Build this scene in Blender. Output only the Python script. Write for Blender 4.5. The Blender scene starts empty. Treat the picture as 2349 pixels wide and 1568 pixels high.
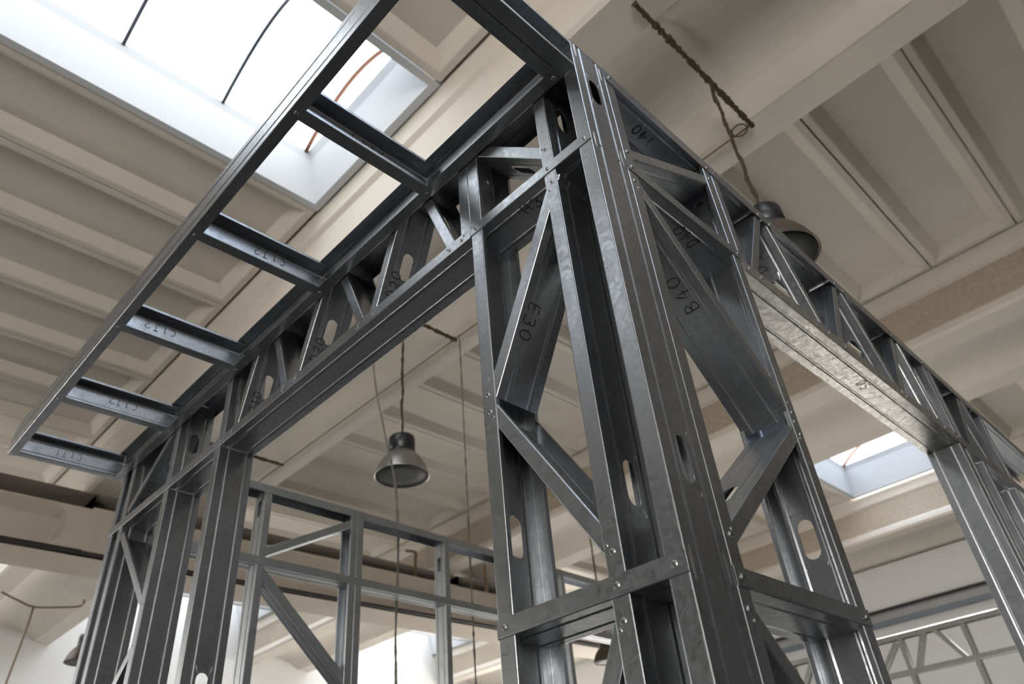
import bpy, bmesh, math, random
from mathutils import Vector, Matrix
random.seed(7)
S = bpy.context.scene
COL = S.collection

# ------------------------------------------------------------------ camera
Z0 = 3.30                       # height of the underside of the eave frame above the floor
CAM = Vector((-1.0232, -0.6082, Z0 - 1.7301))
cam_data = bpy.data.cameras.new('camera')
cam = bpy.data.objects.new('camera', cam_data)
COL.objects.link(cam)
M = Matrix(((0.7157299, -0.3629592, -0.5966501),
            (-0.6935756, -0.4694298, -0.5464325),
            (-0.0817527, 0.8049200, -0.5877246))).to_4x4()
M.translation = CAM
cam.matrix_world = M
cam_data.sensor_fit = 'HORIZONTAL'
cam_data.sensor_width = 36.0
cam_data.lens = 25.76
cam_data.clip_start = 0.05
cam_data.dof.use_dof = True
cam_data.dof.focus_distance = 1.75
cam_data.dof.aperture_fstop = 4.0
S.camera = cam

# ------------------------------------------------------------------ world, exposure
world = bpy.data.worlds.new('overcast_sky')
S.world = world
world.use_nodes = True
world.node_tree.nodes['Background'].inputs[0].default_value = (0.75, 0.86, 1.0, 1)
world.node_tree.nodes['Background'].inputs[1].default_value = 3.2
sun_data = bpy.data.lights.new('sun', 'SUN')
sun_data.energy = 55.0
sun_data.angle = 0.03
sun_data.color = (1.0, 0.95, 0.87)
sun = bpy.data.objects.new('sun', sun_data)
COL.objects.link(sun)
sun.location = (12, 5, 14)
sun.rotation_euler = Vector((-2.7, -0.9, -6.2)).to_track_quat('-Z', 'Y').to_euler()
S.view_settings.view_transform = 'Standard'
S.view_settings.look = 'None'
S.view_settings.gamma = 1
S.view_settings.use_curve_mapping = False
S.view_settings.exposure = 1.0
S.cycles.max_bounces = 6
S.cycles.diffuse_bounces = 3
S.cycles.glossy_bounces = 3
S.cycles.transmission_bounces = 2
S.cycles.caustics_reflective = False
S.cycles.caustics_refractive = False
S.cycles.use_adaptive_sampling = True
S.cycles.adaptive_threshold = 0.05
S.cycles.sample_clamp_indirect = 2.5
S.cycles.use_denoising = True
PANE = 1.5                      # brightness of the daylit skylight glazing
FILL_WINDOW = 7.4                    # brightness of the unseen wall windows added to light the hall

# ------------------------------------------------------------------ materials
def new_mat(name):
    m = bpy.data.materials.new(name)
    m.use_nodes = True
    return m, m.node_tree.nodes, m.node_tree.links, m.node_tree.nodes['Principled BSDF']

def steel(name, base, rough, var=0.12, scale=5.0, metallic=1.0, bump=0.0015):
    m, n, l, b = new_mat(name)
    tc = n.new('ShaderNodeTexCoord')
    n1 = n.new('ShaderNodeTexNoise'); n1.inputs['Scale'].default_value = scale
    n1.inputs['Detail'].default_value = 3; n1.inputs['Distortion'].default_value = 0.6
    l.new(tc.outputs['Object'], n1.inputs['Vector'])
    cr = n.new('ShaderNodeValToRGB')
    cr.color_ramp.elements[0].position = 0.3; cr.color_ramp.elements[1].position = 0.7
    cr.color_ramp.elements[0].color = (*[c * (1 - var) for c in base], 1); cr.color_ramp.elements[1].color = (*base, 1)
    l.new(n1.outputs['Fac'], cr.inputs[0]); l.new(cr.outputs[0], b.inputs['Base Color'])
    n2 = n.new('ShaderNodeTexNoise'); n2.inputs['Scale'].default_value = 45; n2.inputs['Detail'].default_value = 4
    n2.inputs['Roughness'].default_value = 0.65; n2.inputs['Distortion'].default_value = 1.5
    l.new(tc.outputs['Object'], n2.inputs['Vector'])
    rr = n.new('ShaderNodeMapRange')
    rr.inputs[1].default_value = 0.32; rr.inputs[2].default_value = 0.68
    rr.inputs[3].default_value = rough * 0.97; rr.inputs[4].default_value = rough * 1.45
    l.new(n2.outputs['Fac'], rr.inputs[0]); l.new(rr.outputs[0], b.inputs['Roughness'])
    r3 = n.new('ShaderNodeMapRange')
    r3.inputs[1].default_value = 0.3; r3.inputs[2].default_value = 0.7
    r3.inputs[3].default_value = 1.12; r3.inputs[4].default_value = 0.86
    l.new(n2.outputs['Fac'], r3.inputs[0])
    sc = n.new('ShaderNodeVectorMath'); sc.operation = 'SCALE'
    l.new(cr.outputs[0], sc.inputs[0]); l.new(r3.outputs[0], sc.inputs['Scale'])
    l.new(sc.outputs[0], b.inputs['Base Color'])
    b.inputs['Metallic'].default_value = metallic
    return m

def plaster(name, base, var=0.12, scale=0.8, rough=0.85, bump=0.0, bscale=60, stain=None):
    m, n, l, b = new_mat(name)
    tc = n.new('ShaderNodeTexCoord')
    n1 = n.new('ShaderNodeTexNoise'); n1.inputs['Scale'].default_value = scale; n1.inputs['Detail'].default_value = 5
    l.new(tc.outputs['Object'], n1.inputs['Vector'])
    cr = n.new('ShaderNodeValToRGB')
    cr.color_ramp.elements[0].position = 0.3; cr.color_ramp.elements[1].position = 0.7
    lo = stain if stain else [c * (1 - var) for c in base]
    cr.color_ramp.elements[0].color = (*lo, 1); cr.color_ramp.elements[1].color = (*base, 1)
    l.new(n1.outputs['Fac'], cr.inputs[0]); l.new(cr.outputs[0], b.inputs['Base Color'])
    b.inputs['Roughness'].default_value = rough
    if bump:
        n2 = n.new('ShaderNodeTexNoise'); n2.inputs['Scale'].default_value = bscale; n2.inputs['Detail'].default_value = 4
        l.new(tc.outputs['Object'], n2.inputs['Vector'])
        bp = n.new('ShaderNodeBump'); bp.inputs['Strength'].default_value = bump; bp.inputs['Distance'].default_value = 0.02
        l.new(n2.outputs['Fac'], bp.inputs['Height']); l.new(bp.outputs[0], b.inputs['Normal'])
    return m

def plain(name, base, rough=0.5, metallic=0.0):
    m, n, l, b = new_mat(name)
    tc = n.new('ShaderNodeTexCoord')
    n1 = n.new('ShaderNodeTexNoise'); n1.inputs['Scale'].default_value = 30
    l.new(tc.outputs['Object'], n1.inputs['Vector'])
    cr = n.new('ShaderNodeValToRGB')
    cr.color_ramp.elements[0].color = (*[c * 0.85 for c in base], 1); cr.color_ramp.elements[1].color = (*base, 1)
    l.new(n1.outputs['Fac'], cr.inputs[0]); l.new(cr.outputs[0], b.inputs['Base Color'])
    b.inputs['Roughness'].default_value = rough; b.inputs['Metallic'].default_value = metallic
    return m

def glow(name, col, strength):
    m, n, l, b = new_mat(name)
    b.inputs['Base Color'].default_value = (*col, 1)
    b.inputs['Emission Color'].default_value = (*col, 1)
    b.inputs['Emission Strength'].default_value = strength
    return m

MAT = {
    'steel': steel('galvanised_steel', (0.355, 0.375, 0.40), 0.295),
    'zinc': steel('spangled_zinc', (0.42, 0.41, 0.39), 0.36, var=0.3, scale=40, metallic=0.9, bump=0.0004),
    'brightzinc': steel('bright_zinc', (0.40, 0.40, 0.39), 0.36, var=0.15, scale=20),
    'dullsteel': steel('brushed_steel', (0.46, 0.49, 0.52), 0.34),
    'screw': steel('screw_steel', (0.62, 0.62, 0.62), 0.31, var=0.1, scale=60),
    'screwhead': steel('dark_screw_head', (0.22, 0.22, 0.23), 0.36, var=0.1, scale=60),
    'ink_recess': plain('ink_and_recess_black', (0.006, 0.006, 0.008), 0.6),
    'paint': plaster('cream_painted_concrete', (0.63, 0.58, 0.52), var=0.10, bump=0.02, bscale=25),
    'panel': plaster('painted_roof_panel', (0.65, 0.60, 0.54), var=0.09, scale=1.3),
    'rough': plaster('stippled_plaster', (0.46, 0.39, 0.31), var=0.2, scale=30, bump=0.9, bscale=70),
    'girder': plaster('grey_beige_concrete', (0.50, 0.44, 0.38), var=0.1, scale=2.0),
    'white': plaster('white_painted_wall', (0.74, 0.74, 0.74), var=0.06),
    'bounce_board': plaster('pale_bounce_board', (0.42, 0.41, 0.40), var=0.03),  # for the added stack that reflects into the lintel
    'bounce_floor': plaster('pale_bounce_floor', (0.66, 0.64, 0.60), var=0.12, scale=0.6, rough=0.7),  # pale so the added floor zones bounce light upward
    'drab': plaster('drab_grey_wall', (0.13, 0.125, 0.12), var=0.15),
    'cream': plaster('old_cream_plaster', (0.62, 0.56, 0.43), scale=0.6, stain=(0.52, 0.44, 0.30)),
    'curb': plaster('white_curb_lining', (0.52, 0.54, 0.57), var=0.03),
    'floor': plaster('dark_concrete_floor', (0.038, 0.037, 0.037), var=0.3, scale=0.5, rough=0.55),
    'pane': glow('daylit_opal_glazing', (0.93, 0.97, 1.0), PANE),
    'window': glow('added_window_glow', (1.0, 0.95, 0.87), FILL_WINDOW),  # glow of the added windows, none of them in view
    'bar': plain('dark_glazing_bar', (0.05, 0.06, 0.08), 0.5),
    'rust': plain('rusty_arch', (0.20, 0.085, 0.05), 0.8),
    'black': plain('black_lamp_housing', (0.012, 0.013, 0.016), 0.35),
    'shade': plain('grey_lamp_shade', (0.34, 0.32, 0.31), 0.34, 0.85),
    'brownshade': plain('brown_lamp_shade', (0.10, 0.075, 0.06), 0.38, 0.5),
    'lens': plain('dark_lamp_lens', (0.045, 0.048, 0.04), 0.6),
    'rope': plain('brown_rope', (0.055, 0.038, 0.022), 0.9),
    'wire': plain('grey_cord', (0.16, 0.15, 0.135), 0.8),
    'pipe': plain('brown_conduit', (0.16, 0.11, 0.06), 0.6),
    'rail': plain('blue_grey_rail', (0.17, 0.20, 0.24), 0.5),
    'darkgap': plain('dark_joint', (0.03, 0.025, 0.03), 0.8),
}

def clear_glass():
    m, n, l, b = new_mat('clear_glazing')
    tr = n.new('ShaderNodeBsdfTransparent'); tr.inputs[0].default_value = (0.95, 0.97, 1.0, 1)
    gl = n.new('ShaderNodeBsdfGlossy'); gl.inputs['Roughness'].default_value = 0.05
    mx = n.new('ShaderNodeMixShader'); mx.inputs[0].default_value = 0.06
    l.new(tr.outputs[0], mx.inputs[1]); l.new(gl.outputs[0], mx.inputs[2])
    l.new(mx.outputs[0], n['Material Output'].inputs[0])
    return m
MAT['clear'] = clear_glass()

# ------------------------------------------------------------------ helpers
def link(name, me, parent=None, mat=None):
    o = bpy.data.objects.new(name, me)
    COL.objects.link(o)
    if parent is not None:
        o.parent = parent
    if mat is not None and me is not None and not me.materials:
        me.materials.append(mat)
    return o

def mesh(name, verts, faces, mats=None, smooth=False):
    me = bpy.data.meshes.new(name)
    me.from_pydata([tuple(v) for v in verts], [], faces)
    me.update()
    if mats:
        for m in mats:
            me.materials.append(m)
    if smooth:
        for p in me.polygons:
            p.use_smooth = True
    return me

def thing(name, label, cat, loc=(0, 0, 0), group=None):
    o = bpy.data.objects.new(name, None)
    COL.objects.link(o)
    o.location = loc
    o['label'] = label; o['category'] = cat
    if group:
        o['group'] = group
    o.empty_display_size = 0.1
    return o

def tag(o, label, cat, group=None):
    o['label'] = label; o['category'] = cat
    if group:
        o['group'] = group
    return o

def struct(o, label=None, cat=None):
    o['kind'] = 'structure'
    if label:
        o['label'] = label
    if cat:
        o['category'] = cat
    return o

def box_data(a, b):
    x0, y0, z0 = a; x1, y1, z1 = b
    v = [(x0, y0, z0), (x1, y0, z0), (x1, y1, z0), (x0, y1, z0), (x0, y0, z1), (x1, y0, z1), (x1, y1, z1), (x0, y1, z1)]
    f = [(0, 3, 2, 1), (4, 5, 6, 7), (0, 1, 5, 4), (1, 2, 6, 5), (2, 3, 7, 6), (3, 0, 4, 7)]
    return v, f

def box(name, a, b, mat, parent=None):
    v, f = box_data(a, b)
    return link(name, mesh(name, v, f, [mat]), parent)

def prism(name, prof, axis_from, axis_to, fn, mat, parent=None, mats=None, face_mat=None, smooth=False):
    """closed profile [(u,v)], extruded between two positions; fn(u,v,t)->xyz"""
    n = len(prof)
    v = [fn(u, w, axis_from) for u, w in prof] + [fn(u, w, axis_to) for u, w in prof]
    f = [(i, (i + 1) % n, n + (i + 1) % n, n + i) for i in range(n)]
    f.append(tuple(range(n - 1, -1, -1))); f.append(tuple(range(n, 2 * n)))
    me = mesh(name, v, f, mats or [mat])
    if face_mat:
        for i, p in enumerate(me.polygons):
            if i < n:
                p.material_index = face_mat(i)
    bm = bmesh.new(); bm.from_mesh(me); bmesh.ops.recalc_face_normals(bm, faces=bm.faces); bm.to_mesh(me); bm.free()
    return link(name, me, parent)

def tube(name, pts, r, mat, parent=None, sides=8, wob=0.0, cap=True):
    pts = [Vector(p) for p in pts]
    v, f = [], []
    up0 = None
    for i, p in enumerate(pts):
        d = (pts[min(i + 1, len(pts) - 1)] - pts[max(i - 1, 0)]).normalized()
        ref = Vector((0, 0, 1)) if abs(d.z) < 0.9 else Vector((1, 0, 0))
        a = d.cross(ref).normalized(); c = d.cross(a).normalized()
        rr = r * (1 + random.uniform(-wob, wob))
        for k in range(sides):
            t = 2 * math.pi * k / sides + (i * 0.9 if wob else 0)
            v.append(p + a * math.cos(t) * rr * (1.2 if wob and k % 2 else 1) + c * math.sin(t) * rr)
    n = sides
    for i in range(len(pts) - 1):
        for k in range(n):
            f.append((i * n + k, i * n + (k + 1) % n, (i + 1) * n + (k + 1) % n, (i + 1) * n + k))
    if cap:
        f.append(tuple(range(n - 1, -1, -1))); f.append(tuple((len(pts) - 1) * n + k for k in range(n)))
    return link(name, mesh(name, v, f, [mat], smooth=not wob), parent)

def lathe(name, prof, mat, parent=None, sides=40, at=(0, 0, 0)):
    v, f = [], []
    for r, z in prof:
        for k in range(sides):
            t = 2 * math.pi * k / sides
            v.append((at[0] + r * math.cos(t), at[1] + r * math.sin(t), at[2] + z))
    for i in range(len(prof) - 1):
        for k in range(sides):
            f.append((i * sides + k, i * sides + (k + 1) % sides, (i + 1) * sides + (k + 1) % sides, (i + 1) * sides + k))
    if prof[0][0] > 1e-4:
        f.append(tuple(range(sides - 1, -1, -1)))
    return link(name, mesh(name, v, f, [mat], smooth=True), parent)

def fillet(poly, r, seg=3):
    out = []
    n = len(poly)
    for i, (p, rr) in enumerate(poly):
        if i in (0, n - 1) or rr == 0:
            out.append(p); continue
        a = Vector(poly[i - 1][0]); b = Vector(p); c = Vector(poly[i + 1][0])
        u = (a - b).normalized(); w = (c - b).normalized()
        p0 = b + u * rr; p1 = b + w * rr
        for k in range(seg + 1):
            t = k / seg
            q = p0 * (1 - t) ** 2 + b * 2 * t * (1 - t) + p1 * t * t
            out.append((q.x, q.y))
    return out

def stadium(cx, cy, half_len, half_w, seg=8):
    pts = []
    s = half_len - half_w
    for k in range(seg + 1):
        t = -math.pi / 2 + math.pi * k / seg
        pts.append((cx + s + half_w * math.cos(t), cy + half_w * math.sin(t)))
    for k in range(seg + 1):
        t = math.pi / 2 + math.pi * k / seg
        pts.append((cx - s + half_w * math.cos(t), cy + half_w * math.sin(t)))
    return pts

def ring(u0, u1, w0, w1, hole, emit):
    """quads between rectangle [u0,u1]x[w0,w1] and the closed hole outline (counter-clockwise)"""
    cx = (u0 + u1) / 2; cy = (w0 + w1) / 2
    n = len(hole)
    def onrect(p):
        dx, dy = p[0] - cx, p[1] - cy
        k = 1e9
        if abs(dx) > 1e-9: k = min(k, ((u1 if dx > 0 else u0) - cx) / dx)
        if abs(dy) > 1e-9: k = min(k, ((w1 if dy > 0 else w0) - cy) / dy)
        return (cx + dx * k, cy + dy * k)
    outer = [onrect(p) for p in hole]
    def side(p):
        if abs(p[0] - u1) < 1e-7: return 0
        if abs(p[1] - w1) < 1e-7: return 1
        if abs(p[0] - u0) < 1e-7: return 2
        return 3
    corners = {(0, 1): (u1, w1), (1, 2): (u0, w1), (2, 3): (u0, w0), (3, 0): (u1, w0)}
    for i in range(n):
        j = (i + 1) % n
        a, b = side(outer[i]), side(outer[j])
        if a == b or math.dist(outer[i], outer[j]) < 1e-6:
            emit([hole[i], outer[i], outer[j], hole[j]])
        else:
            emit([hole[i], outer[i], corners.get((a, b), outer[j]), outer[j], hole[j]])

T = 0.0016
def channel(name, p0, p1, side, depth, D, F, lip=0.0, slots=(), ribs=True, mat='steel', parent=None, n0=0.0, g=0.0018):
    """cold-formed channel. p0->p1 is the edge where web and outer flange meet, `side` points from the web to
    the flange tips, `depth` from the outer flange to the inner one."""
    p0 = Vector(p0); p1 = Vector(p1); side = Vector(side).normalized(); depth = Vector(depth).normalized()
    ax = (p1 - p0); Ln = ax.length; ax.normalize()
    side = (side - ax * side.dot(ax)).normalized()
    r = 0.0024
    ra, rb = 0.24 * D, 0.76 * D
    poly = []
    if lip: poly.append(((F, lip), 0))
    poly += [((F, 0), r if lip else 0), ((0, 0), r)]
    pre = fillet(poly + [((0, D), 0)], r)[:-1]
    web_a = []
    if ribs:
        web_a = [(0, ra - 0.007), (g, ra - 0.002), (g, ra + 0.002), (0, ra + 0.007)]
        web_b = [(0, rb - 0.007), (g, rb - 0.002), (g, rb + 0.002), (0, rb + 0.007)]
    poly2 = [((0, 0), 0), ((0, D), r), ((F, D), r if lip else 0)]
    if lip: poly2.append(((F, D - lip), 0))
    post = fillet(poly2, r)[1:]
    if ribs:
        sec = pre + web_a + web_b + post
        gap = len(pre) + 3
    else:
        sec = pre + post
        gap = len(pre) - 1
    st = [0.0]
    win = []
    for c, hl, hw in slots:
        a, b = c - hl - 0.02, c + hl + 0.02
        if a > st[-1] + 0.002 and b < Ln - 0.002:
            st += [a, b]; win.append((a, b, c, hl, hw))
    st.append(Ln)
    V, Fc = [], []
    idx = {}
    def vid(u, s, w):
        k = (round(u, 5), round(s, 5), round(w, 5))
        if k not in idx:
            idx[k] = len(V)
            V.append(p0 + ax * u + side * s + depth * (w + n0))
        return idx[k]
    for a, b in zip(st[:-1], st[1:]):
        sl = next((x for x in win if abs(x[0] - a) < 1e-6), None)
        for i in range(len(sec) - 1):
            s0, w0 = sec[i]; s1, w1 = sec[i + 1]
            if sl and i == gap:
                def emit(poly, s0=s0):
                    ids = []
                    for u, w in poly:
                        q = vid(u, s0, w)
                        if not ids or ids[-1] != q: ids.append(q)
                    if ids[0] == ids[-1]: ids.pop()
                    if len(ids) > 2: Fc.append(tuple(ids))
                ring(a, b, w0, w1, stadium(sl[2], (w0 + w1) / 2, sl[3], sl[4]), emit)
            else:
                Fc.append((vid(a, s0, w0), vid(b, s0, w0), vid(b, s1, w1), vid(a, s1, w1)))
    org = p0.copy()
    V = [v - org for v in V]
    me = mesh(name, V, Fc, [MAT[mat]])
    bm = bmesh.new(); bm.from_mesh(me); bmesh.ops.recalc_face_normals(bm, faces=bm.faces); bm.to_mesh(me); bm.free()
    o = link(name, me, parent)
    o.location = org
    md = o.modifiers.new('sheet', 'SOLIDIFY'); md.thickness = T; md.offset = 0
    return o

# screws ------------------------------------------------------------
def screw_mesh(R):
    v, f, mi = [], [], []
    prof = [(R, 0.0), (0.97 * R, 0.12 * R), (0.84 * R, 0.20 * R), (0.66 * R, 0.20 * R), (0.62 * R, 0.40 * R), (0.54 * R, 0.46 * R)]
    n = 20
    for r, z in prof:
        for k in range(n):
            t = 2 * math.pi * k / n
            v.append((r * math.cos(t), r * math.sin(t), z))
    for i in range(len(prof) - 1):
        for k in range(n):
            f.append((i * n + k, i * n + (k + 1) % n, (i + 1) * n + (k + 1) % n, (i + 1) * n + k)); mi.append(0 if i < 3 else 2)
    f.append(tuple((len(prof) - 1) * n + k for k in range(n))); mi.append(2)
    for a, b in ((0.30, 0.08), (0.08, 0.30)):          # cross drive: black boxes stand for the shaded recess
        vv, ff = box_data((-a * R, -b * R, 0.4 * R), (a * R, b * R, 0.475 * R))
        k = len(v); v += vv; f += [tuple(i + k for i in q) for q in ff]; mi += [1] * 6
    me = mesh('screw', v, f, [MAT['screw'], MAT['ink_recess'], MAT['screwhead']])
    for p, m in zip(me.polygons, mi): p.material_index = m
    return me
SCREW = screw_mesh(0.0062)
SCREW_S = screw_mesh(0.0043)
def screw(parent, p, normal, big=True):
    o = link('screw', SCREW if big else SCREW_S, parent)
    q = Vector(normal).to_track_quat('Z', 'Y') @ Matrix.Rotation(random.uniform(0, 1.5), 3, 'Z').to_quaternion()
    o.rotation_mode = 'QUATERNION'
    o.rotation_quaternion = q
    o.location = Vector(p) - parent.location
    return o

# marker handwriting -------------------------------------------------
def arc(cx, cy, rx, ry, a0, a1, n=10):
    return [(cx + rx * math.cos(math.radians(a0 + (a1 - a0) * k / n)), cy + ry * math.sin(math.radians(a0 + (a1 - a0) * k / n))) for k in range(n + 1)]
GLYPH = {
    '0': [arc(.35, .5, .3, .45, 80, 440, 16)],
    '1': [[(.15, .75), (.38, 1), (.36, 0)]],
    'I': [[(.1, .95), (.6, 1)], [(.36, 1), (.34, .02)], [(.08, 0), (.62, .04)]],
    'i': [[(.35, .7), (.33, 0)], [(.35, .92), (.36, .96)]],
    '2': [arc(.35, .72, .27, .26, 160, -40, 8) + [(.08, .03), (.68, .05)]],
    '3': [arc(.33, .74, .26, .24, 150, -80, 8) + arc(.33, .27, .3, .27, 80, -150, 9)],
    '4': [[(.45, 1), (.08, .4), (.66, .42)], [(.52, .75), (.48, 0)]],
    '5': [[(.62, .98), (.18, .96), (.14, .56)] + arc(.34, .3, .3, .3, 110, -130, 9)],
    '7': [[(.08, .95), (.64, .98), (.28, 0)], [(.2, .5), (.58, .52)]],
    'C': [arc(.4, .5, .32, .46, 60, 300, 12)],
    'J': [[(.15, .97), (.68, 1)], [(.46, 1), (.46, .25)] + arc(.26, .22, .2, .2, 10, -150, 6)],
    'E': [[(.6, .97), (.12, .95), (.12, .03), (.64, .05)], [(.12, .52), (.5, .54)]],
    'H': [[(.1, 1), (.1, 0)], [(.6, 1), (.6, 0)], [(.1, .5), (.6, .53)]],
    'B': [[(.14, 0), (.14, 1)] + arc(.14, .76, .42, .24, 90, -90, 7) + arc(.14, .26, .5, .26, 90, -90, 7)],
    'D': [[(.14, 0), (.14, 1)] + arc(.14, .5, .5, .5, 90, -90, 10)],
    'S': [arc(.38, .75, .26, .23, 30, 250, 8) + arc(.36, .27, .28, .27, 80, -150, 9)],
}
def writing(parent, text, origin, right, up, h, lw=0.0034):
    origin = Vector(origin); right = Vector(right).normalized(); up = Vector(up).normalized()
    nrm = right.cross(up).normalized()
    v, f = [], []
    x = 0.0
    for ch in text:
        if ch == ' ':
            x += 0.6; continue
        jx, jy = random.uniform(-.05, .05), random.uniform(-.08, .08)
        for stroke in GLYPH[ch]:
            pts = [Vector((x + jx + px, py + jy)) * h for px, py in stroke]
            for i, p in enumerate(pts):
                d = pts[min(i + 1, len(pts) - 1)] - pts[max(i - 1, 0)]
                d = d.normalized() if d.length > 1e-9 else Vector((1, 0))
                nn = Vector((-d.y, d.x)) * lw / 2
                for sgn, dz in ((1, 0.0004), (-1, 0.0004)):
                    q = p + nn * sgn
                    v.append(origin + right * q.x + up * q.y + nrm * dz)
                if i:
                    k = len(v)
                    f.append((k - 4, k - 3, k - 1, k - 2))
        x += 0.95
    o = link('marker_writing', mesh('marker_writing', v, f, [MAT['ink_recess']]), parent)
    o.location = -parent.location
    o['label'] = 'handwritten black marker code ' + text.replace(' ', '')
    return o

def world_of(x, y, z):
    return Vector((x, y, Z0 + z))

X, Y, Z = Vector((1, 0, 0)), Vector((0, 1, 0)), Vector((0, 0, 1))

# ------------------------------------------------------------------ the hall (units of H above the camera)
H = 4.60
def hx(u): return CAM.x + H * u
def hy(u): return CAM.y + H * u
def hz(u): return CAM.z + H * u
HALL = dict(x0=-9.2, x1=hx(3.03), y0=-6.2, y1=hy(3.24))

fl2 = box('floor_right', (4.7, -0.6, -0.2), (HALL['x1'], HALL['y1'], 0.0), MAT['bounce_floor'])  # pale zone added out of sight to throw light onto the roof
struct(fl2, 'unseen pale floor zone added to bounce light, right side of the hall', 'floor')
fl3 = box('floor_far', (HALL['x0'], 9.6, -0.2), (4.7, HALL['y1'], 0.0), MAT['bounce_floor'])  # second unseen pale zone, added to brighten the far bay
struct(fl3, 'unseen pale floor zone added to brighten the far bay beyond the cross girder', 'floor')
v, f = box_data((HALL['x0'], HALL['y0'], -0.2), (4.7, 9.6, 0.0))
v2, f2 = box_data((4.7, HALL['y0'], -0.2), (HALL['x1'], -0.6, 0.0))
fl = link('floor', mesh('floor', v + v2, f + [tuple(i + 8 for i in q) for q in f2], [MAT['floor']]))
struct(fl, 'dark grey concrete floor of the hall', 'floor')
wl = box('wall_far', (HALL['x0'], HALL['y1'], 0), (HALL['x1'], HALL['y1'] + 0.3, 8), MAT['white'])
struct(wl, 'white painted far wall of the hall', 'wall')
wr = box('wall_right', (HALL['x1'], HALL['y0'], 0), (HALL['x1'] + 0.3, HALL['y1'], 8), MAT['white'])
struct(wr, 'pale grey right wall of the hall', 'wall')
wn = box('wall_near', (HALL['x0'], HALL['y0'] - 0.3, 0), (HALL['x1'], HALL['y0'], 8), MAT['drab'])  # unseen; moved close and darkened so steel webs mirror less light
struct(wn, 'unseen wall behind the camera, set close and dark to dim reflections', 'wall')
wf = box('wall_left', (HALL['x0'] - 0.3, HALL['y0'], 0), (HALL['x0'], HALL['y1'], 8), MAT['drab'])  # unseen; darkened so the left-facing flanges reflect less
struct(wf, 'unseen left wall of the hall, darkened to dim reflections', 'wall')

# right wall: edge beam and rails
eb = box('trim_1', (HALL['x1'] - 0.22, HALL['y0'], hz(0.685)), (HALL['x1'] - 0.002, hy(1.87), hz(0.84)), MAT['white'])
struct(eb, 'grey concrete edge beam along the right wall', 'beam')
rl = box('trim_2', (HALL['x1'] - 0.16, HALL['y0'], hz(0.640)), (HALL['x1'] - 0.002, hy(1.87), hz(0.655)), MAT['rail'])
struct(rl, 'blue grey steel rail along the right wall', 'rail')
rl2 = box('trim_3', (HALL['x1'] - 0.26, HALL['y0'], hz(0.680)), (HALL['x1'] - 0.221, hy(1.87), hz(0.690)), MAT['darkgap'])
struct(rl2, 'dark conduit along the bottom of the edge beam', 'rail')

# ceiling: deck, beams, coffered panels
def deck_mesh():
    xs = (HALL['x0'], hx(-0.35), hx(0.85), hx(1.93), hx(2.95), HALL['x1'])
    ys = (HALL['y0'], hy(-1.15), hy(0.03), hy(0.35), hy(1.15), HALL['y1'])
    v, f = [], []
    for i in range(5):
        for j in range(5):
            if (i, j) in ((3, 3), (1, 1)): continue
            vv, ff = box_data((xs[i], ys[j], 7.9), (xs[i + 1], ys[j + 1], 8.1))
            k = len(v); v += vv; f += [tuple(q + k for q in t) for t in ff]
    me = mesh('ceiling', v, f, [MAT['paint']])
    bm = bmesh.new(); bm.from_mesh(me); bmesh.ops.remove_doubles(bm, verts=bm.verts, dist=1e-5); bm.to_mesh(me); bm.free()
    return me
deck = link('ceiling', deck_mesh())
struct(deck, 'precast concrete roof of the hall with coffered panels and ribbed beams', 'ceiling')

J0, PER = 0.457, 1.105
def beam_profile():
    p = [(0.0, 1.03), (0.0, 0.998), (0.004, 0.960), (0.012, 0.953), (0.012, 0.874), (0.004, 0.866), (0.002, 0.852), (0.008, 0.845)]
    p += [(0.070, 0.845)]
    n = 14
    for k in range(1, n):
        t = k / n
        p.append((0.070 + t * (0.300 - 0.070), 0.845 + 0.050 * math.sin(math.pi * t) ** 0.8))
    p += [(0.300, 0.850), (0.305, 0.850), (0.350, 0.842), (0.354, 0.846), (0.354, 0.866), (0.345, 0.875), (0.345, 0.953), (0.354, 0.960), (0.362, 0.998), (0.362, 1.03)]
    return p
BP = beam_profile()
LSH = 0.5                                           # the first strip is wider than the others
for k in range(-1, 3):
    J = J0 + PER * k - (LSH if k < 0 else 0)
    for a, b in ((HALL['y0'], hy(1.876) + 0.29), (hy(1.876) + 0.31, HALL['y1'])):
        o = prism('roof_beam', BP, a, b, lambda u, w, t, J=J: (hx(J + u), t, hz(w)), None, deck,
                  mats=[MAT['paint'], MAT['rough']], face_mat=lambda i, k=k: 1 if i == 3 and k > 0 else 0)

# panels in the strips between the beams
MOD = 0.1735
def panel_mesh(w, d):
    g = 0.007
    x0, x1, y0, y1 = 0.03, w - 0.028, g, d - g
    rim, bev, dep = 0.055, 0.10, 0.085
    v, f = [], []
    def rect(i, z):
        k = len(v)
        v.extend([(x0 + i, y0 + i, z), (x1 - i, y0 + i, z), (x1 - i, y1 - i, z), (x0 + i, y1 - i, z)])
        return k
    a = rect(-g + 0.0005, 0.16); b = rect(0, 0.0); c = rect(rim, 0.0); c2 = rect(rim + 0.012, 0.006); e = rect(rim + bev, dep); 
    for p, q in ((a, b), (b, c), (c, c2), (c2, e)):
        for i in range(4):
            f.append((p + i, p + (i + 1) % 4, q + (i + 1) % 4, q + i))
    f.append((e, e + 1, e + 2, e + 3)); f.append((a + 3, a + 2, a + 1, a))
    me = mesh('roof_panel', v, f, [MAT['panel']])
    bm = bmesh.new(); bm.from_mesh(me); bmesh.ops.recalc_face_normals(bm, faces=bm.faces); bm.to_mesh(me); bm.free()
    return me
SW = (PER - 0.362) * H
PM = panel_mesh(SW, MOD * H)
PM0 = panel_mesh(SW + LSH * H, MOD * H)
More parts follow.
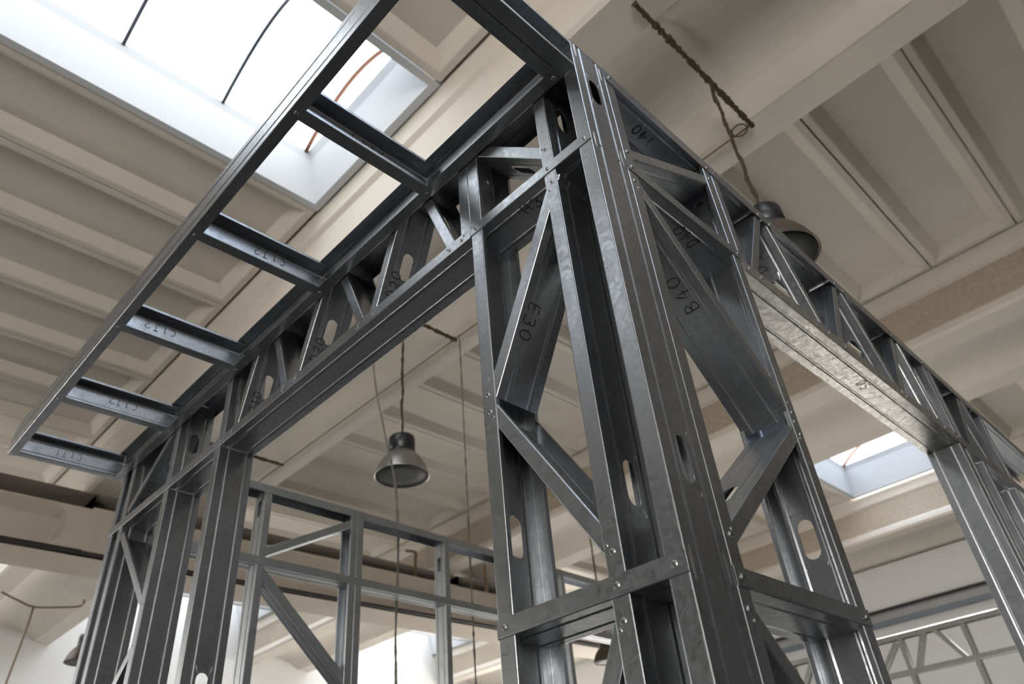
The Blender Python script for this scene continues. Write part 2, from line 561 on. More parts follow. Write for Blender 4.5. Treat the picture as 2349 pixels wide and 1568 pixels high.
def strip_x(strip):
    if strip < 0: return HALL['x0'] + 0.02, hx(J0 - PER - LSH)
    return hx(J0 + PER * (strip - 1) + 0.362 - (LSH if strip == 0 else 0)), hx(J0 + PER * strip)
SKY = {}                                           # strip -> list of module indices where a skylight starts
Y_REF = 0.857                                       # far edge of the near skylight
def mod_y(i): return Y_REF + i * MOD               # i counts modules beyond that edge
SKY = {0: (-9, -7, -2, 8, 10, 12), 1: (8, 10, 12), 2: (-2, 8, 10, 12)}  # far-bay rows hidden from view are added to brighten that bay
win_no = 0
def skylight(strip, i, clear=False):
    global win_no
    pm = MAT['clear'] if clear else MAT['pane']
    win_no += 1
    xa, xb = strip_x(strip); xb -= 0.02
    ya, yb = hy(mod_y(i)), hy(mod_y(i + 2))
    zb, zt = hz(0.996), hz(1.105)
    g = 0.06
    w = bpy.data.objects.new('window_%d' % win_no, None); COL.objects.link(w)
    w.location = (xa, ya, zb)
    SKYLAB = {(0, -2): 'large barrel skylight with dark glazing bars above the eave ladder frame', (2, -2): 'bright skylight seen through the right hand wall frame',
              (1, 12): 'distant skylight low in the view, left of the back wall studs', (2, 12): 'distant skylight low in the view, right of the back wall studs'}
    struct(w, SKYLAB.get((strip, i), 'unseen barrel skylight of the hall roof, set for its light'), 'skylight')
    if (strip, i) not in SKYLAB: w['group'] = 'unseen skylights set for their light'
    loc = Vector((xa, ya, zb))
    # curb lining
    A = [(xa, ya), (xb, ya), (xb, yb), (xa, yb)]
    def ins(t, q=0.0): return [(xa + t + q, ya + t), (xb - t - q, ya + t), (xb - t - q, yb - t), (xa + t + q, yb - t)]
    v, f = [], []
    for pts, z in ((A, zb), (ins(g), zb), (ins(g + 0.03, 0.07), zt - 0.07), (ins(g + 0.05, 0.09), zt), (A, zt)):
        v += [(p[0] - xa, p[1] - ya, z - zb) for p in pts]
    for r in range(4):
        for k in range(4):
            f.append((r * 4 + k, r * 4 + (k + 1) % 4, (r + 1) * 4 + (k + 1) % 4, (r + 1) * 4 + k))
    me = mesh('curb', v, f, [MAT['curb']])
    link('curb', me, w)
    # barrel glazing, arching from the near rim to the far rim
    n = 12
    y0, y1 = g + 0.05, (yb - ya) - g - 0.05
    x0, x1 = g + 0.14, (xb - xa) - g - 0.14
    rise = 0.30
    def arch(t): return (y0 + (y1 - y0) * t, zt - zb + rise * math.sin(math.pi * t) ** 0.9)
    bays = max(3, round((x1 - x0) / 0.75))
    for bi in range(bays):
        xa_, xb_ = x0 + (x1 - x0) * bi / bays, x0 + (x1 - x0) * (bi + 1) / bays
        v, f = [], []
        for k in range(n + 1):
            yy, zz = arch(k / n)
            v += [(xa_, yy, zz), (xb_, yy, zz)]
            if k: f.append((2 * k - 2, 2 * k - 1, 2 * k + 1, 2 * k))
        link('pane', mesh('pane', v, f, [pm]), w)
        if bi:
            tube('glazing_bar', [(xa_, *[arch(k / n)[0], arch(k / n)[1] - 0.012]) for k in range(n + 1)], 0.014, MAT['bar'], w, 6)
    for xe in (x0, x1):                            # end walls of the barrel
        v = [(xe, *arch(k / n)) for k in range(n + 1)]
        link('pane', mesh('pane', v, [tuple(range(n + 1))], [pm]), w)
        s = -1 if xe == x1 else 1
        tube('arch_frame', [(xe + s * 0.02, arch(k / n)[0], arch(k / n)[1] - 0.012) for k in range(n + 1)], 0.018, MAT['rust'], w, 6)
for strip in range(0, 4):
    xa = strip_x(strip)[0]
    if xa + SW > HALL['x1'] + 1.5: continue
    taken = set()
    for s in SKY.get(strip, ()):
        skylight(strip, s, (strip, s) in ((2, -2), (0, -9), (0, -7))); taken |= {s, s + 1}
    i = -14
    while mod_y(i + 1) < 3.24:
        if i not in taken and hy(mod_y(i)) > HALL['y0']:
            o = link('roof_panel', PM0 if strip == 0 else PM, deck)
            o.location = (xa, hy(mod_y(i)), hz(0.998))
        i += 1

# cross girder with rounded recesses in its face
GY = hy(1.876)
gz0, gz1 = hz(0.687), hz(0.8449)
def girder_seg(xa, xb, rx0, rx1):
    v, f = [], []
    def vid(p): v.append(p); return len(v) - 1
    rz0, rz1, rr = 4.83, 5.26, 0.17
    hole = []
    for (cx, cz, a0) in ((rx1 - rr, rz0 + rr, -90), (rx1 - rr, rz1 - rr, 0), (rx0 + rr, rz1 - rr, 90), (rx0 + rr, rz0 + rr, 180)):
        hole += arc(cx, cz, rr, rr, a0, a0 + 90, 6)
    def emit(poly):
        f.append(tuple(vid((p[0], GY, p[1])) for p in poly))
    ring(xa, xb, gz0, gz1, hole, emit)
    n = len(hole)
    cx, cz = (rx0 + rx1) / 2, (rz0 + rz1) / 2
    inner = [(max(min(p[0], rx1 - 0.05), rx0 + 0.05), max(min(p[1], rz1 - 0.12), rz0 + 0.03)) for p in hole]
    for i in range(n):
        j = (i + 1) % n
        f.append((vid((hole[i][0], GY, hole[i][1])), vid((hole[j][0], GY, hole[j][1])), vid((inner[j][0], GY + 0.11, inner[j][1])), vid((inner[i][0], GY + 0.11, inner[i][1]))))
    f.append(tuple(vid((p[0], GY + 0.11, p[1])) for p in inner))
    b = GY + 0.60
    for q in (((xa, GY, gz0), (xa, b, gz0), (xb, b, gz0), (xb, GY, gz0)), ((xa, b, gz0), (xa, b, gz1), (xb, b, gz1), (xb, b, gz0)),
              ((xa, GY, gz1), (xb, GY, gz1), (xb, b, gz1), (xa, b, gz1)), ((xa, GY, gz0), (xa, GY, gz1), (xa, b, gz1), (xa, b, gz0)), ((xb, GY, gz0), (xb, b, gz0), (xb, b, gz1), (xb, GY, gz1))):
        f.append(tuple(vid(p) for p in q))
    me = mesh('girder', v, f, [MAT['girder']])
    bm = bmesh.new(); bm.from_mesh(me); bmesh.ops.remove_doubles(bm, verts=bm.verts, dist=1e-5)
    bmesh.ops.recalc_face_normals(bm, faces=bm.faces); bm.to_mesh(me); bm.free()
    return link('girder', me, deck)
girder_seg(HALL['x0'], 1.20, HALL['x0'] + 0.5, 0.96)
girder_seg(1.20, 6.6, 1.55, 6.2)
girder_seg(6.6, HALL['x1'], 7.0, HALL['x1'] - 0.4)
gp = tube('girder_edge_line', [(HALL['x0'] + 0.1, GY - 0.03, gz0 + 0.035), (HALL['x1'] - 0.1, GY - 0.03, gz0 + 0.035)], 0.022, MAT['darkgap'])  # dark tube tracing the lower edge of the girder
tag(gp, 'dark round line along the bottom edge of the concrete cross girder', 'pipe')

# unseen windows added in all four walls to light the hall
for (nm, ctr) in (('near', -7.2), ('left', -4.4), ('right', 10.6), ('far', -7.0)):
    win_no += 1
    w = bpy.data.objects.new('window_%d' % win_no, None); COL.objects.link(w)
    struct(w, 'unseen wall window added to light the hall', 'window'); w['group'] = 'unseen wall windows added for light'
    hw, z0, z1 = 1.65, 0.9, 4.4
    hgt = z1 - z0
    if nm == 'near':
        w.location = (ctr, HALL['y0'], z0)
    elif nm == 'far':
        w.location = (ctr, HALL['y1'], z0); w.rotation_euler.z = math.pi
    elif nm == 'left':
        w.location = (HALL['x0'], ctr, z0); w.rotation_euler.z = -math.pi / 2
    else:
        w.location = (HALL['x1'], ctr, z0); w.rotation_euler.z = math.pi / 2
    box('pane', (-hw, 0.004, 0), (hw, 0.02, hgt), MAT['window'], w)
    for k in range(5):
        box('frame_bar', (-hw + k * hw / 2 - 0.03, 0.02, 0), (-hw + k * hw / 2 + 0.03, 0.07, hgt), MAT['bar'], w)
    for zz in (0, hgt / 2, hgt): box('frame_bar', (-hw, 0.02, zz - 0.03), (hw, 0.07, zz + 0.03), MAT['bar'], w)

# ------------------------------------------------------------------ wall frame on the left (plane x = 0, runs along +Y)
D = 0.140
LF = thing('wall_frame', 'galvanised steel wall frame with a wide opening, carrying the eave ladder frame', 'wall frame', (0, 1.5, 0))
def child(o, root):
    o.parent = root
    o.matrix_parent_inverse = Matrix.Identity(4)
    o.location = o.location - root.location
    return o
SL = (0.048, 0.020)
def stud_slots(zb, zt, zs): return [(z - zb, *SL) for z in sorted(zs) if zb < z < zt]

class Wall:
    """members of one frame in a vertical plane: a = along the wall, n = into the wall"""
    def __init__(s, root, origin, a, n):
        s.root = root; s.o = Vector(origin); s.a = Vector(a); s.n = Vector(n)
    def P(s, u, z, d=0.0): return s.o + s.a * u + s.n * d + Vector((0, 0, z))
    def add(s, o): return child(o, s.root)
    def stud(s, u_web, opens, z0, z1, F=0.040, lip=0.012, zs=(), name='stud', d=0.0, mat='steel'):
        o = channel(name, s.P(u_web, z0, d), s.P(u_web, z1, d), s.a * opens, s.n, D - 2 * d, F, lip, stud_slots(z0, z1, zs), True, mat)
        return s.add(o)
    def track(s, z_web, up, u0, u1, F=0.036, name='track', d=-0.0022, mat='steel', slots=()):
        o = channel(name, s.P(u0, z_web, d), s.P(u1, z_web, d), Z * up, s.n, D - 2 * d, F, 0.0, slots, True, mat)
        return s.add(o)
    def brace(s, p, q, webside, F=0.034, slots=(), name='brace', d=0.0024, lip=0.010, mat='steel'):
        """p,q = ends of the flange centre line as (u,z); webside = (du,dz) direction towards the web"""
        P, Q = Vector(p), Vector(q)
        w = Vector(webside); t = (Q - P).normalized(); w = (w - t * w.dot(t)).normalized()
        P2, Q2 = P + w * F / 2, Q + w * F / 2
        side = -(s.a * w.x + Z * w.y)
        o = channel(name, s.P(P2.x, P2.y, d), s.P(Q2.x, Q2.y, d), side, s.n, D - 2 * d, F, lip, [(c, *SL) for c in slots], True, mat, g=0.0010)
        return s.add(o)
    def screws(s, part, pts, d=-0.0035):
        for u, z, big in pts:
            p = s.P(u, z, d)
            sc = screw(part, p - s.root.location, -s.n, big)

L = Wall(LF, (0, 0, Z0), Y, X)
LF.location = (0, 1.5, 0)
zs_all = (-0.05, -1.145, -2.25)
s1 = L.stud(0.0, 1, -Z0, 0.126, zs=zs_all)
s2 = L.stud(0.122, 1, -Z0, 0.126, F=0.038, zs=zs_all)
s3 = L.stud(0.4395, -1, -Z0, 0.126, F=0.042, zs=zs_all)
s3b = L.stud(0.4415, 1, -0.299, 0.124, F=0.040)
j4 = L.stud(1.900, 1, -Z0, -0.304, zs=(-1.16, -2.25))
j5 = L.stud(2.356, 1, -Z0, -0.304, zs=(-2.25,))
f4 = L.stud(1.882, 1, -0.299, 0.124)
u5 = L.stud(2.356, 1, -0.299, 0.124, zs=(-0.07,))
e1 = L.stud(2.991, -1, -Z0, 0.126)
e2 = L.stud(2.835, 1, -Z0, 0.124)
ch = L.track(-0.301, 1, 0.4415, 2.993, F=0.037)
tt = L.track(0.1285, -1, -0.001, 2.993)
bt = L.track(-Z0 + 0.002, 1, 0.0, 2.993)
st = L.track(-0.298, 1, -0.0005, 0.4405, F=0.034, name='noggin')
ng = L.track(-1.364, 1, -0.0005, 0.4405, F=0.036, name='noggin')
# K braces of the column
b1 = L.brace((0.385, 0.016), (0.135, -0.225), (0.3, -1), slots=(0.16,))
b2 = L.brace((0.128, -0.318), (0.412, -0.830), (-1, -0.3))
b3 = L.brace((0.415, -0.860), (0.140, -1.290), (1, -0.3))
b4 = L.brace((0.138, -1.390), (0.412, -1.900), (-1, -0.3))
b5 = L.brace((0.415, -1.930), (0.140, -2.400), (1, -0.3))
# header lattice
hd = []
for p, q, ws, sl in (((0.672, 0.112), (0.520, -0.285), (1, -0.3), (0.15,)),
                     ((0.762, 0.112), (0.915, -0.280), (-1, -0.3), (0.22,)), ((1.142, 0.112), (0.966, -0.280), (1, -0.3), ()),
                     ((1.206, 0.112), (1.364, -0.280), (-1, -0.3), (0.22,)), ((1.584, 0.112), (1.435, -0.280), (1, -0.3), ()),
                     ((1.664, 0.112), (1.800, -0.280), (-1, -0.3), (0.22,)),
                     ((2.380, 0.046), (2.815, -0.235), (-0.5, -1), (0.22,)),
                     ((2.820, -0.345), (2.365, -0.790), (1, -0.4), ()), ((2.372, -0.915), (2.830, -1.330), (-1, -0.3), ())):
    hd.append(L.brace(p, q, ws, slots=sl))
# pressed swages along the edges of the corner post web
for xx, zz in ((0.017, 0.098), (0.123, 0.086), (0.016, -0.288), (0.124, -0.276), (0.014, -1.345), (0.122, -1.335)):
    n = 8
    v, f = [], []
    for k in range(n + 1):
        t = k / n; wdt = 0.0042 * math.sin(math.pi * t) ** 0.5; hh = 0.0016 * math.sin(math.pi * t) ** 0.5
        zc = (t - 0.5) * 0.062
        v += [(-wdt, 0, zc), (0, -hh - 0.0002, zc), (wdt, 0, zc)]
        if k:
            b_ = 3 * k
            f += [(b_ - 3, b_, b_ + 1, b_ - 2), (b_ - 2, b_ + 1, b_ + 2, b_ - 1)]
    o = link('swage', mesh('swage', v, f, [MAT['screw']], smooth=True), s1)
    o.location = Vector((xx, -0.0009, Z0 + zz)) - s1.location - LF.location
# screws
L.screws(st, [(0.145, -0.281, True), (0.020, -0.281, True), (0.420, -0.281, True)])
L.screws(ng, [(0.142, -1.346, True), (0.022, -1.346, True), (0.420, -1.346, True)])
L.screws(s2, [(0.143, -0.206, True), (0.152, -0.199, False), (0.139, -0.335, True), (0.150, -0.357, False), (0.141, -1.287, True), (0.153, -1.273, False), (0.142, -1.405, True), (0.152, -1.418, False)], -0.001)
L.screws(s3, [(0.414, -0.782, False), (0.420, -0.822, True), (0.417, -0.870, True), (0.408, -0.888, False)], -0.001)
L.screws(ch, [(0.478, -0.283, True), (0.468, -0.272, False), (0.530, -0.283, True), (0.540, -0.275, False), (0.905, -0.283, True), (0.897, -0.272, False), (0.985, -0.283, True), (0.977, -0.274, False),
              (1.360, -0.283, True), (1.352, -0.272, False), (1.440, -0.283, True), (1.433, -0.273, False), (1.815, -0.283, True), (1.806, -0.272, False), (1.902, -0.283, True), (1.935, -0.284, False), (2.376, -0.283, True), (2.850, -0.283, True)])
L.screws(j5, [(2.378, -0.772, False), (2.380, -0.925, False)], -0.001)
# handwriting on the visible webs
def brace_dir(W, p, q): 
    return (W.a * (q[0] - p[0]) + Z * (q[1] - p[1])).normalized()
def web_text(W, part, p, q, ws, text, along, n_at, h, reverse=False, flip=False):
    P, Q = Vector(p), Vector(q); t = (Q - P).normalized()
    w = Vector(ws); w = (w - t * w.dot(t)).normalized()
    c = P + t * along + w * (0.017 + 0.0014)
    nrm = W.a * w.x + Z * w.y
    right = (W.a * t.x + Z * t.y) * (-1 if reverse else 1)
    up = nrm.cross(right)
    pos = W.P(c.x, c.y, n_at) - W.root.location
    o = writing(part, text, pos, right, up, h)
    return o
web_text(L, b2, (0.128, -0.318), (0.412, -0.830), (-1, -0.3), 'E30', 0.335, 0.018, 0.038)
web_text(L, hd[1], (0.762, 0.112), (0.915, -0.280), (-1, -0.3), 'D20', 0.345, 0.060, 0.036, reverse=True)
web_text(L, hd[3], (1.206, 0.112), (1.364, -0.280), (-1, -0.3), 'D20', 0.345, 0.060, 0.036, reverse=True)
web_text(L, hd[5], (1.664, 0.112), (1.800, -0.280), (-1, -0.3), 'C210', 0.365, 0.060, 0.033, reverse=True)
web_text(L, hd[6], (2.380, 0.046), (2.815, -0.235), (-0.5, -1), '7 70', 0.45, 0.05, 0.036, reverse=True)
writing(st, 'H3', Vector((0.061, 0.278, Z0 - 0.2998)) - LF.location, -Y, -X, 0.036)

# ------------------------------------------------------------------ wall frame on the right (plane y = 0, runs along +X)
RF = thing('wall_frame', 'galvanised steel wall frame beside the corner, with a pale zinc lintel', 'wall frame', (1.7, 0, 0))
Rw = Wall(RF, (0, 0, Z0), X, Y)
r1 = Rw.stud(0.1425, 1, -Z0, 0.126, zs=(-2.25,))
r2 = Rw.stud(0.682, -1, -Z0, 0.126, F=0.042, zs=zs_all)
jr = Rw.stud(2.486, 1, -Z0, -0.346, zs=(-2.25,))
jr2 = Rw.stud(2.575, 1, -Z0, -0.346, F=0.04)
jr3 = Rw.stud(2.80, 1, -Z0, -0.346, F=0.04)
jr4 = Rw.stud(3.30, 1, -Z0, -0.346, F=0.04)
rt = Rw.track(0.131, -1, 0.142, 4.6, F=0.050)
rc = Rw.track(-0.342, 1, 0.684, 2.53, F=0.045, mat='zinc', name='lintel_track', d=-0.003)
rc2 = Rw.track(-0.342, 1, 2.532, 4.6, F=0.045, d=-0.003)
rb = Rw.track(-Z0 + 0.002, 1, 0.142, 4.6)
rn1 = Rw.track(-0.303, 1, 0.142, 0.690, F=0.036, name='noggin')
rn2 = Rw.track(-1.364, 1, 0.142, 0.684, F=0.036, name='noggin')
q1 = Rw.brace((0.165, -0.222), (0.672, 0.040), (0.3, -1), slots=(0.16,))
q2 = Rw.brace((0.170, -0.325), (0.665, -0.840), (-1, -0.5))
q3 = Rw.brace((0.672, -0.880), (0.165, -1.275), (-0.5, 1), slots=(0.42,))
q4 = Rw.brace((0.160, -1.395), (0.665, -1.900), (-1, -0.5))
q5 = Rw.brace((0.672, -1.930), (0.165, -2.40), (-0.5, 1))
rh = []
x = 0.735
for p, q, ws, sl in (((1.010, 0.112), (0.760, -0.320), (-1, 0.4), (0.30,)), ((1.062, 0.112), (1.252, -0.320), (-1, -0.4), (0.26,)),
                     ((1.612, 0.112), (1.352, -0.320), (-1, 0.4), (0.30,)), ((1.660, 0.112), (1.882, -0.320), (-1, -0.4), (0.26,)),
                     ((2.180, 0.112), (1.905, -0.320), (-1, 0.4), ()), ((2.232, 0.112), (2.345, -0.320), (-1, -0.3), (0.26,)),
                     ((3.02, 0.112), (2.72, -0.32), (-1, 0.4), ()), ((3.06, 0.112), (3.28, -0.32), (-1, -0.4), ())):
    rh.append(Rw.brace(p, q, ws, slots=sl))
v1 = Rw.stud(2.515, 1, -0.339, 0.128, F=0.036)
v2 = Rw.stud(2.585, 1, -0.339, 0.128, F=0.036)
v3 = Rw.stud(3.33, 1, -0.339, 0.128, F=0.036)
v0 = Rw.stud(0.690, 1, -0.339, 0.128, F=0.034)
Rw.screws(r1, [(0.160, -0.222, True), (0.170, -0.214, False), (0.158, -0.285, True), (0.160, -0.335, True), (0.170, -0.355, False), (0.165, -1.268, True), (0.174, -1.256, False), (0.160, -1.400, True), (0.170, -1.418, False)], -0.001)
Rw.screws(rn2, [(0.162, -1.346, True), (0.664, -1.346, True)])
Rw.screws(rn1, [(0.672, -0.285, True), (0.160, -0.285, True)])
Rw.screws(r2, [(0.660, 0.040, True), (0.655, -0.812, False), (0.660, -0.840, True), (0.656, -0.868, True), (0.664, -0.902, True), (0.656, -0.915, False)], -0.001)
Rw.screws(rc, [(u, z, b) for u0 in (0.72, 0.79, 1.245, 1.375, 1.875, 1.925, 2.34, 2.44, 2.49) for u, z, b in ((u0, -0.318, True), (u0 + 0.012, -0.306, False))])
Rw.screws(rt, [(0.165, 0.105, True), (0.672, 0.10, True), (0.71, 0.10, False), (1.0, 0.10, True), (1.08, 0.10, True), (1.60, 0.10, True), (1.68, 0.10, True), (2.17, 0.10, True), (2.25, 0.10, True), (2.53, 0.10, True)])
web_text(Rw, q2, (0.170, -0.325), (0.665, -0.840), (-1, -0.5), 'B40', 0.362, 0.042, 0.040, reverse=True)
writing(rn1, 'D40', Vector((0.518, 0.028, Z0 - 0.3052)) - RF.location, -X, Y, 0.040)
writing(rt, 'i40', Vector((0.470, 0.050, Z0 + 0.1290)) - RF.location, -X, Y, 0.036)
web_text(Rw, rh[1], (1.062, 0.112), (1.252, -0.320), (-1, -0.4), 'D50', 0.17, 0.07, 0.040, reverse=True)
web_text(Rw, rh[3], (1.660, 0.112), (1.882, -0.320), (-1, -0.4), 'D50', 0.17, 0.07, 0.040, reverse=True)
writing(rc, '05', Vector((1.602, 0.078, Z0 - 0.3442)) - RF.location, X, -Y, 0.038)

# ------------------------------------------------------------------ eave ladder frame
EF = thing('eave_ladder_frame', 'overhanging ladder frame of steel channels with five marked rungs', 'ladder frame', (-0.25, 1.5, Z0))
LH = 0.126
rim = channel('rim_track', (-0.495, -0.002, Z0), (-0.495, 3.030, Z0), X, Z, LH, 0.034)
child(rim, EF)
inn = channel('rim_track', (-0.0035, 0.040, Z0), (-0.0035, 3.030, Z0), -X, Z, LH, 0.037)
child(inn, EF)
codes = ['C1J2', 'C1J2', 'C1J2', 'C1J2', 'C1J1']
for k, y in enumerate((0.6216, 1.2285, 1.840, 2.453, 3.0285)):
    r = channel('rung', (-0.4925, y, Z0 + 0.002), (-0.0065, y, Z0 + 0.002), -Y, Z, LH - 0.004, 0.040, 0.011)
    child(r, EF)
    writing(r, codes[k], Vector(((-0.172, -0.155, -0.270, -0.170, -0.195)[k], y - 0.0012, Z0 + (0.104, 0.092, 0.089, 0.092, 0.084)[k])) - EF.location, -X, -Z, 0.033, 0.0029)
    for xx in (-0.478, -0.020):
        sc = screw(r, Vector((xx, y - 0.02, Z0 - 0.0012)) - EF.location, -Z, True)
e0 = channel('end_rung', (-0.4925, 0.042, Z0 + 0.002), (-0.002, 0.042, Z0 + 0.002), -Y, Z, LH - 0.004, 0.041, 0.012)
child(e0, EF)
e0b = channel('end_rung', (-0.4925, 0.0445, Z0 + 0.002), (-0.0065, 0.0445, Z0 + 0.002), Y, Z, LH - 0.004, 0.036, 0.011)
child(e0b, EF)
screw(e0b, Vector((-0.02, 0.062, Z0 - 0.0012)) - EF.location, -Z, True)
writing(rim, 'C5', Vector((-0.4965, 1.72, Z0 + 0.045)) - EF.location, -Y, Z, 0.040, 0.0022)

# ------------------------------------------------------------------ back wall frame
BF = thing('wall_frame', 'steel wall frame at the back, seen through the wide opening, with one diagonal strut', 'wall frame', (2.2, 3.0, 0))
yaw = 0.037
ba = Vector((1, yaw, 0)).normalized(); bn = Vector((-yaw, 1, 0)).normalized()
Dold = D
D = 0.10
Bw = Wall(BF, (0, 2.888, Z0), ba, bn)
bm_ = []
btop = Bw.track(0.128, -1, 0.04, 5.2, F=0.045, mat='dullsteel')
bch = Bw.track(-0.318, 1, 0.04, 5.2, F=0.042, mat='dullsteel')
bbot = Bw.track(-Z0 + 0.002, 1, 0.04, 5.2, mat='dullsteel')
ba1 = Bw.stud(0.710, 1, -Z0, 0.124, F=0.042, zs=(0.0,), mat='dullsteel')
bb1 = Bw.stud(1.325, -1, -Z0, 0.124, F=0.043, mat='dullsteel')
bb2 = Bw.stud(1.328, 1, -Z0, 0.124, F=0.043, mat='dullsteel')
bc1 = Bw.stud(2.020, 1, -Z0, 0.124, F=0.042, zs=(-0.05,), mat='dullsteel')
bd1 = Bw.stud(2.65, 1, -Z0, 0.124, F=0.042, mat='dullsteel')
be1 = Bw.stud(3.20, 1, -Z0, 0.124, F=0.042, mat='dullsteel')
bf1 = Bw.stud(3.90, 1, -Z0, 0.124, F=0.042, mat='dullsteel')
bx1 = Bw.brace((0.748, -0.245), (1.300, 0.045), (0.3, -1), mat='dullsteel', F=0.042)
bx2 = Bw.brace((0.735, -0.345), (1.310, -0.850), (-1, -0.3), mat='dullsteel', F=0.045)
Bw.screws(btop, [(0.73, 0.105, False), (1.30, 0.105, False), (1.35, 0.105, False), (2.04, 0.105, False)])
Bw.screws(bch, [(0.73, -0.295, False), (1.30, -0.295, False), (1.35, -0.295, False), (2.04, -0.295, False)])
Bw.screws(ba1, [(0.735, -0.235, False), (0.735, -0.35, False)], -0.001)

# ------------------------------------------------------------------ far lattice frame near the right wall
FF = thing('lattice_frame', 'bright zinc lattice frame standing far away near the right hand wall', 'lattice frame', (8.2, 2.2, 0))
D = 0.09
Fw = Wall(FF, (8.2, 0, Z0), Y, X)
Fw.track(0.12, -1, 0.2, 4.4, F=0.055, mat='brightzinc'); Fw.track(-0.30, 1, 0.2, 4.4, F=0.05, mat='brightzinc'); Fw.track(-Z0 + 0.002, 1, 0.2, 4.4, mat='brightzinc')
for u in (0.25, 1.73, 2.41, 3.1, 3.75, 4.3): Fw.stud(u, 1, -Z0, 0.116, F=0.05, mat='brightzinc')
for p, q in (((2.17, 0.09), (2.36, -0.27)), ((2.06, 0.09), (1.84, -0.27)), ((2.49, 0.04), (2.78, -0.27)), ((3.4, 0.09), (3.14, -0.27)), ((3.5, 0.09), (3.75, -0.27))):
    Fw.brace(p, q, (-1, -0.3), F=0.045, mat='brightzinc')
D = Dold

# ------------------------------------------------------------------ lamps, tie bars, ropes
def lamp(loc, rope_top, label, shade='shade', R=0.198):
    o = thing('pendant_lamp', label, 'lamp', loc, 'industrial pendant lamps under the roof beams')
    s = R / 0.198
    lathe('shade', [(0.098 * s, 0.175 * s), (0.118 * s, 0.155 * s), (0.150 * s, 0.115 * s), (0.178 * s, 0.060 * s), (0.198 * s, 0.0), (0.200 * s, -0.006 * s), (0.192 * s, -0.004 * s), (0.170 * s, 0.060 * s), (0.140 * s, 0.112 * s), (0.09 * s, 0.160 * s)], MAT[shade], o)
    lathe('lens', [(0.0001, 0.002 * s), (0.10 * s, 0.003 * s), (0.190 * s, 0.002 * s), (0.188 * s, 0.010 * s), (0.0001, 0.012 * s)], MAT['lens'], o)
    lathe('housing', [(0.099 * s, 0.165 * s), (0.100 * s, 0.182 * s), (0.092 * s, 0.186 * s), (0.092 * s, 0.20 * s), (0.096 * s, 0.204 * s), (0.096 * s, 0.295 * s), (0.090 * s, 0.310 * s), (0.060 * s, 0.318 * s), (0.0001, 0.320 * s)], MAT['black'], o)
    n = 26
    top = Vector(rope_top) - Vector(loc)
    a = Vector((0, 0, 0.318 * s))
    tube('hanging_rope', [a + (top - a) * (k / n) + Vector((math.sin(k * 0.8) * 0.004, math.cos(k * 1.1) * 0.004, 0)) for k in range(n + 1)], 0.0105, MAT['rope'], o, 6, 0.35)
    return o
bx0 = hx(0.457 + 0.184)
tie_z = hz(0.850)
def tie(yu, J, label):
    y = CAM.y + H * yu
    n = 60
    xa, xb = hx(J + 0.030), hx(J + 0.306)
    o = tube('tie_bar', [(xa + (xb - xa) * k / n, y, hz(0.842) - 0.012) for k in range(n + 1)], 0.017, MAT['rope'], None, 6, 0.35)
    return tag(o, label, 'tie bar', 'rope wrapped tie bars across the roof beams')
ty = (0.190, 0.843, 1.478)
tie(ty[0], J0, 'brown rope-wrapped tie bar at the top, above the corner post')
tie(ty[1], J0, 'brown rope-wrapped tie bar behind the lattice header, above the nearer pendant lamp')
tie(ty[2], J0, 'brown rope-wrapped tie bar near the far end of the header opening')
c = CAM
def lamp_at(px, t): return Vector((c.x + px[0] * t, c.y + px[1] * t, c.z + t))
l1 = Vector((1.900, CAM.y + H * ty[1], 3.955))
lamp(l1, (l1.x, l1.y, hz(0.842) - 0.032), 'grey pendant lamp hanging in the wide opening, seen from below')
l2 = Vector((1.962, CAM.y + H * ty[0], 3.950))
lamp(l2, (l2.x, l2.y, hz(0.842) - 0.032), 'brown pendant lamp half hidden behind the top of the right wall frame', 'brownshade')
l3 = lamp_at((3.76, 2.92), 2.14)
lamp(l3, (l3.x, l3.y, hz(0.895)), 'brown pendant lamp far away below the lower noggin of the corner column', 'brownshade')
l4 = lamp_at((1.18, 4.08), 2.50)
lamp(l4, (l4.x, l4.y, hz(0.895)), 'brown pendant lamp peeking out behind the far left end post', 'brownshade')

# unseen stack of boards added as a reflector, mirrored in the lintel
BS = thing('bounce_board_stack', 'unseen low stack of boards added on the floor to brighten the lintel', 'board stack', (6.5, 1.5, 0))
for k in range(6):
    box('bounce_board', (-1.5 + random.uniform(-.02, .02), -1.5, 0.08 + 0.05 * k), (1.5, 1.5 + random.uniform(-.02, .02), 0.126 + 0.05 * k), MAT['bounce_board'], BS)
for xx in (-1.2, 0, 1.2):
    box('bearer', (xx - 0.05, -1.4, 0), (xx + 0.05, 1.4, 0.079), MAT['rope'], BS)

# thin conduit rods along the beam edge
rod = tube('conduit_rod', [(hx(J0 + 0.304), 0.25, hz(0.842)), (hx(J0 + 0.304), GY - 0.02, hz(0.842))], 0.007, MAT['pipe'], None, 6)
tag(rod, 'thin brown conduit rod along the edge of the nearest roof beam', 'conduit')
rg = thing('wire_loop', 'round wire loop tied to the end of the upper tie bar', 'wire loop', (hx(J0 + 0.292), CAM.y + H * 0.205, hz(0.842) - 0.04))
tube('loop', [(0.05 * math.cos(2 * math.pi * k / 18), 0.05 * math.sin(2 * math.pi * k / 18), 0) for k in range(19)], 0.005, MAT['rope'], rg, 6, cap=False)
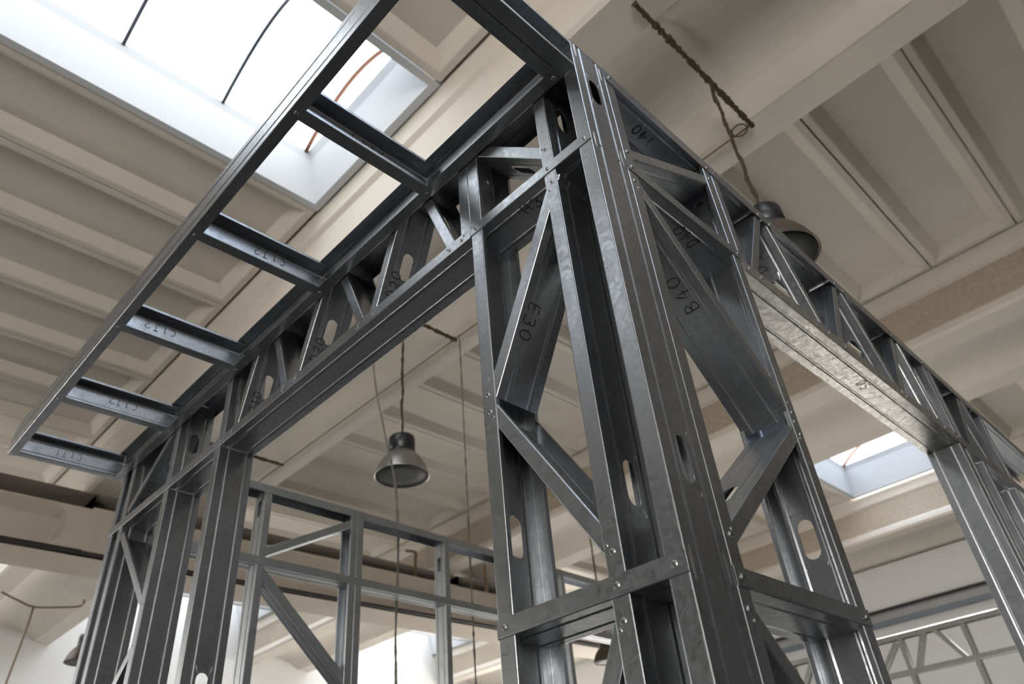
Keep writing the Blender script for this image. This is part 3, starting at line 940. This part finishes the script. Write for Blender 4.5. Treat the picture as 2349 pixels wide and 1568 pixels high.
# hanging cords
p = [(1.44, 3.1, hz(0.89) - 0.0), (1.51, 3.1, Z0 + 1.354), (1.612, 3.1, Z0 + 0.877), (1.712, 3.1, Z0 + 0.505), (1.742, 3.1, Z0 + 0.2), (1.747, 3.1, Z0 - 0.09), (1.735, 3.1, Z0 - 0.5), (1.741, 3.1, Z0 - 0.776), (1.745, 3.1, Z0 - 1.6), (1.75, 3.1, 0.9)]
def smooth_path(p, n=8):
    out = []
    p = [Vector(q) for q in p]
    for i in range(len(p) - 1):
        a, b, cc, d = p[max(i - 1, 0)], p[i], p[i + 1], p[min(i + 2, len(p) - 1)]
        for k in range(n):
            t = k / n
            out.append(0.5 * ((2 * b) + (cc - a) * t + (2 * a - 5 * b + 4 * cc - d) * t * t + (3 * b - a - 3 * cc + d) * t ** 3))
    out.append(p[-1])
    return out
tag(tube('hanging_cord', smooth_path(p), 0.0075, MAT['wire'], None, 6, 0.25), 'bent grey cord hanging in front of the grey pendant lamp', 'cord', 'cords hanging from the roof')
p = [(2.463, 3.2, hz(0.842)), (2.463, 3.2, Z0 + 1.0), (2.459, 3.2, Z0), (2.457, 3.2, Z0 - 0.7), (2.457, 3.2, 1.0)]
tag(tube('hanging_cord', smooth_path(p, 24), 0.0065, MAT['wire'], None, 6, 0.45), 'straight thin cord hanging to the right of the grey pendant lamp', 'cord', 'cords hanging from the roof')

# ------------------------------------------------------------------ pipes and conduits far away
def pipe(pts, r, label, name='drop_pipe'):
    return tag(tube(name, smooth_path(pts, 6), r, MAT['pipe'], None, 8), label, 'pipe')
pipe([(5.60, GY + 0.055, 5.69), (5.72, GY - 0.03, 5.66), (5.725, GY - 0.03, 5.55), (5.72, GY - 0.03, 5.30)], 0.022, 'short brown bent pipe dropping over the girder, left of the thin straight cord')
pipe([(6.62, 7.43, hz(0.846)), (6.62, 7.43, 5.40), (6.63, 7.43, 5.06)], 0.022, 'short brown drop pipe beside the far roof beam, right of the thin straight cord')
pipe([(1.27, 11.7, 5.40), (1.50, 11.7, 5.32), (1.72, 11.7, 5.26), (2.05, 11.7, 5.30), (2.33, 11.7, 5.36), (2.36, 11.7, hz(0.846))], 0.014, 'thin brown conduit sagging below the far beam at the left edge', 'conduit')
pipe([(1.72, 11.7, 5.25), (1.71, 11.7, 4.9), (1.66, 11.7, 4.2), (1.60, 11.7, 3.0)], 0.014, 'thin brown conduit dropping at the left edge of the view', 'conduit')
